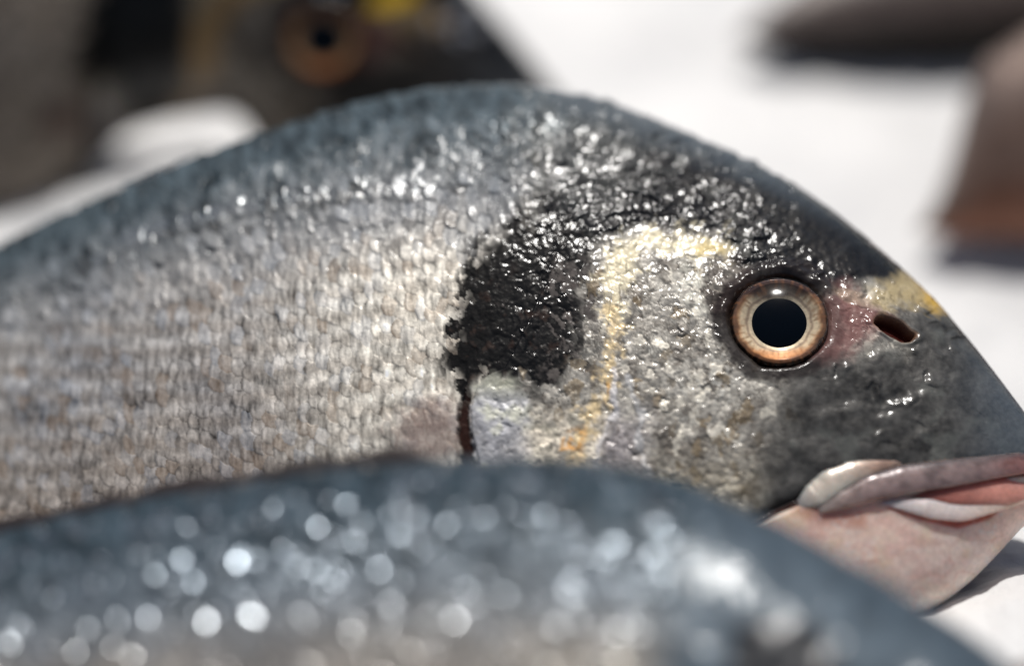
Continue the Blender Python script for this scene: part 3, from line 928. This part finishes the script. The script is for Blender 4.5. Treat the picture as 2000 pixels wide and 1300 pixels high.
def make_main():
    root = thing('sea_bream', 'silver sea bream in sharp focus, its gold-ringed eye, black shoulder patch and pink chin showing', 'fish', (0, 0.45, 0.0), 'sea breams laid on the ice')
    U = 0.53 * K
    wid = [(-3600, 30), (-3000, 60), (-2200, 130), (-1400, 200), (-700, 228), (-300, 215), (0, 190), (150, 168), (300, 132), (400, 100), (470, 74), (530, 55), (580, 35)]
    st = foc(0, -1640 * U, 545 * U, 1010, 60, 2, -3700 * U, 585 * U)
    f = Fish((1522, 628), 0.53, 58, 11, main_top, main_bot, wid, st, 0, (0, 0, 1.0), q=0.9, phis=ph_dense(620, 60, 0.78), bend=(-800 * U, -1540 * U, 0.017))
    C, Pr, H = bream_skin(f.cx, f.cy, f.rel)
    sdj = poly_sd(f.cx, f.cy, JAW)
    sdg = poly_sd(f.cx, f.cy, GILL)
    # body: recess where jaw and gill cover lie
    Hb = H - 30 * ss(2, 16, sdj) - 12 * np.exp(-(sdj / 9.0) ** 2) * (sdj < 0)
    Cb = lay(C, ss(-2, 6, sdj), srgb(70, 28, 24))
    Hb = Hb - 12 * ss(6, 22, sdg)
    Cb = lay(Cb, 0.0 * sdg, srgb(40, 22, 18))
    f.mesh('body', Hb, {'Col': Cb, 'Prop': Pr}, MAT_SKIN, root)
    # gill cover, proud of the flank at its rear edge
    lip = 7.0 * (1 - ss(1000, 1120, f.cx)) + 0.3
    roll = -16 * (1 - ss(0, 7, sdg + 2)) ** 2
    f.mesh('gill_cover', H + lip + roll, {'Col': C, 'Prop': Pr}, MAT_SKIN, root, mask=sdg > -4)
    # lower jaw
    Cj, Pj, Hj = flesh(f.cx, f.cy)
    roll = -34 * (1 - ss(0, 22, sdj + 3)) ** 1.6
    f.mesh('lower_jaw', Hj + roll + 3, {'Col': Cj, 'Prop': Pj}, MAT_FLESH, root, mask=sdj > -6)
    make_eye(f, root, 0.96)

    def lipmesh(name, pts, cols, flat=0.3, out=0, mat=MAT_FLESH):
        ps, rs = [], []
        for (x, y, w, o) in pts:
            p, n = f.at(x, y)
            ps.append(p + n * o * f.U); rs.append(w * f.U)
        P = tube(ps, rs, 22, flat=flat, flat_dir=f.N, sub_n=120)
        px, py = project(P)
        med = fbm(px, py, 40, 91); sml = fbm(px, py, 10, 92)
        t = np.linspace(0, 1, 120)[:, None] + 0 * px
        a = np.linspace(0, 2 * math.pi, 22, endpoint=False)[None, :] + 0 * px
        Cc = cols(px, py, med, sml, t, a)
        pr = np.stack([0.15 + 0 * px, 0.32 + 0.1 * sml, 0.6 + 0 * px], -1)
        P = P + ((1.1 * med + 0.4 * sml) * f.U)[..., None] * f.N
        o = link(name, new_mesh(name, P.reshape(-1, 3), grid_faces(120, 22, True), mat, {'Col': np.clip(Cc, 0, 0.9).reshape(-1, 3), 'Prop': pr.reshape(-1, 3)}))
        return attach(o, root)

    def c_max(x, y, med, sml, t, a):
        C = np.ones(x.shape + (3,)) * srgb(200, 186, 174)
        C = lay(C, ss(0.45, 0.85, t), srgb(160, 126, 112))
        C = lay(C, 0.6 * (1 - ss(0.0, 0.3, t)), srgb(150, 138, 140))
        return C * (1 + 0.15 * med)[..., None]

    def c_up(x, y, med, sml, t, a):
        C = np.ones(x.shape + (3,)) * srgb(142, 124, 122)
        C = lay(C, 0.7 * ss(-0.1, 0.4, med), srgb(96, 84, 84))
        C = lay(C, 0.7 * (1 - ss(0.05, 0.35, t)), srgb(160, 142, 136))
        C = lay(C, 0.7 * ss(0.62, 0.9, t), srgb(134, 82, 78))
        C = lay(C, 0.5 * ss(0.1, 0.5, fbm(x, y * 3, 50, 171)), srgb(70, 60, 62))
        C = lay(C, 0.85 * ss(0.1, 0.9, np.cos(a - LIPTOP)) * ss(0.2, 0.45, t), srgb(74, 72, 76))
        return C * (1 + 0.2 * sml)[..., None]

    def c_low(x, y, med, sml, t, a):
        C = np.ones(x.shape + (3,)) * srgb(232, 204, 198)
        C = lay(C, 0.6 * ss(0.4, 0.8, t), srgb(206, 166, 140))
        return C * (1 + 0.1 * med)[..., None]

    def c_gum(x, y, med, sml, t, a):
        C = np.ones(x.shape + (3,)) * srgb(150, 84, 76)
        C = lay(C, ss(0.3, 0.8, t), srgb(212, 146, 132))
        return C * (1 + 0.15 * med)[..., None]

    lipmesh('jaw_bone', [(1560, 986, 8, 0), (1588, 968, 24, 2), (1622, 942, 27, 2), (1665, 922, 22, 2), (1720, 908, 12, 0), (1780, 898, 4, -3)], c_max)
    lipmesh('upper_lip', [(1596, 996, 8, 5), (1640, 978, 18, 6), (1700, 954, 25, 8), (1770, 936, 28, 8), (1850, 925, 27, 8), (1930, 914, 23, 8), (2000, 904, 21, 6), (2060, 905, 10, 2)], c_up)
    lipmesh('gum', [(1640, 996, 4, -6), (1750, 970, 14, -2), (1860, 962, 26, 0), (1960, 952, 34, 0), (2050, 944, 20, -2)], c_gum)
    lipmesh('lower_lip', [(1722, 980, 4, 2), (1765, 985, 13, 5), (1820, 993, 20, 7), (1875, 998, 19, 7), (1930, 985, 17, 5), (1985, 968, 16, 4), (2030, 950, 8, 0)], c_low)
    back_fin(f, root, -3000, -560, 12, 201)
    tail_fin(f, root)
    return f, root


MF, main_root = make_main()


# ------------------------------------------------------------------ the near fish, out of focus
fg_top = [(-1900, 1560), (-1500, 1500), (-1000, 1330), (-500, 1180), (-200, 1100), (0, 1046), (100, 1022), (200, 1000), (300, 980), (400, 963), (500, 946), (600, 930), (700, 918), (800, 909), (900, 903), (1000, 901),
          (1100, 902), (1200, 910), (1300, 933), (1400, 968), (1500, 1015), (1600, 1068), (1700, 1124), (1800, 1185), (1900, 1250), (2000, 1322), (2100, 1405), (2200, 1500), (2300, 1610), (2400, 1740), (2450, 1820)]
fg_bot = [(-1900, 1660), (-1500, 1780), (-1000, 1950), (-500, 2080), (0, 2160), (500, 2220), (1000, 2260), (1500, 2240), (1900, 2160), (2200, 2040), (2400, 1900), (2450, 1840)]


def make_near():
    root = thing('sea_bream', 'blurred blue-grey sea bream lying nearest, its back cutting across the bottom edge', 'fish', (0, 0.36, 0.0), 'sea breams laid on the ice')
    U = 0.462 * K
    wid = [(-3200, 30), (-2400, 90), (-1500, 190), (-700, 240), (0, 250), (500, 240), (900, 200), (1200, 120), (1400, 50)]
    st = foc(0, -1130 * U, 1130 * U, 800, 60, 40, -3050 * U, 1560 * U)
    f = Fish((1000, 901), 0.466, 55, 17, fg_top, fg_bot, wid, st, 0, (1560, 1215, 1.13, 1070, 480), q=0.9, phis=ph_dense(440, 60, 0.55))
    C, Pr, H = bream_skin(f.cx, f.cy, f.rel, 2.0)
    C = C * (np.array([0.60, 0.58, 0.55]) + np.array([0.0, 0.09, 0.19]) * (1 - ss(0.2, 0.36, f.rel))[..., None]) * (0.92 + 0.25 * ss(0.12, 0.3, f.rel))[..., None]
    pat = poly_sd(f.px + 30 * fbm(f.px, f.py, 60, 61), f.py, [(1420, 1240), (1480, 1205), (1580, 1215), (1640, 1290), (1660, 1500), (1400, 1500)])
    hd = ss(1250, 1420, f.px + 0.3 * (f.py - 1100))
    C = lay(C, hd, srgb(70, 82, 92)) * (1 + 0.5 * hd * fbm(f.px, f.py, 40, 63))[..., None]
    C = lay(C, 0.9 * ss(-15, 15, pat) * (1 - ss(1640, 1760, f.px)), srgb(22, 22, 25))
    Pr[..., 2] = Pr[..., 2] * (1 - hd) + 0.5 * hd
    Pr[..., 0] = Pr[..., 0] * (1 - hd) + 0.2 * hd; Pr[..., 1] = Pr[..., 1] * (1 - hd) + 0.5 * hd
    H = H * (1 - 0.85 * hd) + hd * 5 * fbm(f.px, f.py, 120, 193, 2)
    f.mesh('body', H * 1.13, {'Col': C, 'Prop': Pr}, MAT_SKIN_FG, root)
    make_eye(f, root)
    back_fin(f, root, -2600, -70, 48, 211)
    tail_fin(f, root)
    return f, root


NF, near_root = make_near()

# ------------------------------------------------------------------ the fish behind, its shade put into the skin colour
bk_top = [(-1500, 60), (-1200, 20), (-800, -120), (-400, -260), (0, -340), (300, -360), (500, -340), (650, -270), (780, -165), (860, -95), (940, 0), (1000, 72), (1050, 132), (1095, 190), (1140, 250), (1165, 300), (1175, 330)]
bk_bot = [(-1500, 130), (-1200, 180), (-800, 300), (-400, 390), (-100, 430), (40, 455), (115, 432), (165, 345), (240, 262), (320, 236), (400, 222), (470, 214), (500, 262), (540, 330), (640, 410), (800, 450), (950, 455), (1060, 430), (1130, 380), (1175, 340)]


def make_back():
    root = thing('sea_bream', 'sea bream behind, shade painted into its dark skin, out of focus, with an amber-rimmed eye and yellow brow', 'fish', (-0.05, 0.6, 0.0), 'sea breams laid on the ice')
    U = 0.645 * K
    wid = [(-2100, 20), (-1500, 90), (-900, 150), (-300, 165), (0, 150), (250, 130), (420, 90), (520, 50)]
    st = foc(0, -720 * U, 545 * U, 420, 40, 2, -2150 * U, 550 * U)
    f = Fish((630, 76), 0.645, 24, 4, bk_top, bk_bot, wid, st, 0, (630, 76, 0.74, 1522, 628), q=0.85, phis=ph_dense(300, 40, 0.75))
    C, Pr, H = bream_skin(f.cx, f.cy, f.rel)
    x, y = f.px, f.py
    C = C * np.array([0.42, 0.37, 0.33])  # whole skin darkened to brown, standing in for shade
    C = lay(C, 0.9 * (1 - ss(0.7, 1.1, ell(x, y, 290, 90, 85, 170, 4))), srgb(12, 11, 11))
    C = lay(C, 0.9 * (1 - ss(14, 42, seg_dist(x, y, [(480, -30), (425, 20), (400, 70), (398, 130)])[0])), srgb(140, 112, 74))
    C = lay(C, 0.95 * (1 - ss(0.7, 1.1, ell(x, y, 765, 0, 55, 22, -18))), srgb(206, 166, 36))
    Pr[..., 0] *= 0.3
    ws = []
    gz = 1 - ss(0.6, 1.1, ell(x, y, 893, 42, 62, 46))
    H = H * (1 - 0.7 * gz) + gz * facets(x, y, 27, 361, 0.42, -0.1, 0.55, 0.45, 1.0, ws) / 0.74
    gz = gz * ws[0]
    C = lay(C, 0.8 * gz, srgb(196, 196, 200))
    Pr[..., 0] = np.maximum(Pr[..., 0], 0.9 * gz); Pr[..., 1] = Pr[..., 1] * (1 - gz) + 0.3 * gz
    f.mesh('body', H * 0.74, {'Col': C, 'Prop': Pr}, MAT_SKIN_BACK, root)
    make_eye(f, root, 1.08, np.array([0.46, 0.36, 0.29]), 24)  # iris colour dimmed along with the skin's painted shade
    tail_fin(f, root, 300)
    return f, root


BF, back_root = make_back()


# ------------------------------------------------------------------ two fish far behind at the right
def plain_skin(x, y, rel, dorsal, flank, belly, seed):
    H, E, R, V, W = scales(x, y, 26, 24, seed)
    med = fbm(x, y, 60, seed + 5)
    C = np.ones(x.shape + (3,)) * flank
    C = lay(C, 1 - ss(0.2, 0.5, rel + 0.06 * med), dorsal)
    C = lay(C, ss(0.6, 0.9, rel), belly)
    C = C * (1 + 0.3 * (R - 0.5) + 0.2 * med)[..., None]
    Pr = np.stack([0.3 + 0 * x, 0.4 + 0 * x, 0.4 + 0 * x], -1)
    return np.clip(C, 0, 0.9), Pr, 2 * H


def make_far(name_label, cat, base, anchor, depth, elev, yaw, top, bot, wid, colours, seed, eye_at=None):
    root = thing('fish', name_label, cat, base)
    U = depth * K
    lo = (top[0][0] - anchor[0]) * U * 1.05; hi = (top[-1][0] - anchor[0]) * U * 1.05
    st = np.linspace(lo, hi, 300)
    f = Fish(anchor, depth, elev, yaw, top, bot, wid, st, 120, (0, 0, 1.0), q=0.85)
    st2 = np.linspace(f.dense[0], f.dense[-1], 300)
    f = Fish(anchor, depth, elev, yaw, top, bot, wid, st2, 120, (0, 0, 1.0), q=0.85)
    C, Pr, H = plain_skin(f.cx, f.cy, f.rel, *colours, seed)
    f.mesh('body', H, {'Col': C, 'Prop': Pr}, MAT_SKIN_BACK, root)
    return f, root


make_far('grey fish, shadow painted along its lower edge, far behind at the upper right, lost in blur', 'fish', (0.1, 0.72, 0), (1750, 20), 0.705, 40, 0,
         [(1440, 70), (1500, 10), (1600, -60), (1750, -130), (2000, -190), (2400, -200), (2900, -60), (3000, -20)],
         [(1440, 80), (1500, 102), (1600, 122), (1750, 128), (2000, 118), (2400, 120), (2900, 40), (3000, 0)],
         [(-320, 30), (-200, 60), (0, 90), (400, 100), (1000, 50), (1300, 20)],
         (srgb(176, 168, 162), srgb(110, 98, 92), srgb(12, 9, 8)), 131)  # last tone is contact shadow painted along the lower edge
make_far('rust-brown fish at the far right edge of the ice, strongly blurred', 'fish', (0.15, 0.62, 0), (1950, 300), 0.638, 40, 0,
         [(1790, 445), (1835, 385), (1865, 300), (1885, 210), (1920, 120), (2050, 40), (2300, 20), (2800, 160), (3100, 240)],
         [(1790, 452), (1840, 458), (1880, 462), (1950, 466), (2050, 470), (2300, 460), (2800, 380), (3100, 300)],
         [(-160, 20), (-100, 50), (0, 80), (400, 110), (900, 50), (1200, 20)],
         (srgb(128, 112, 104), srgb(112, 92, 82), srgb(128, 88, 70)), 141)

for o in bpy.data.objects:
    if '_b' in o:
        del o['_b']
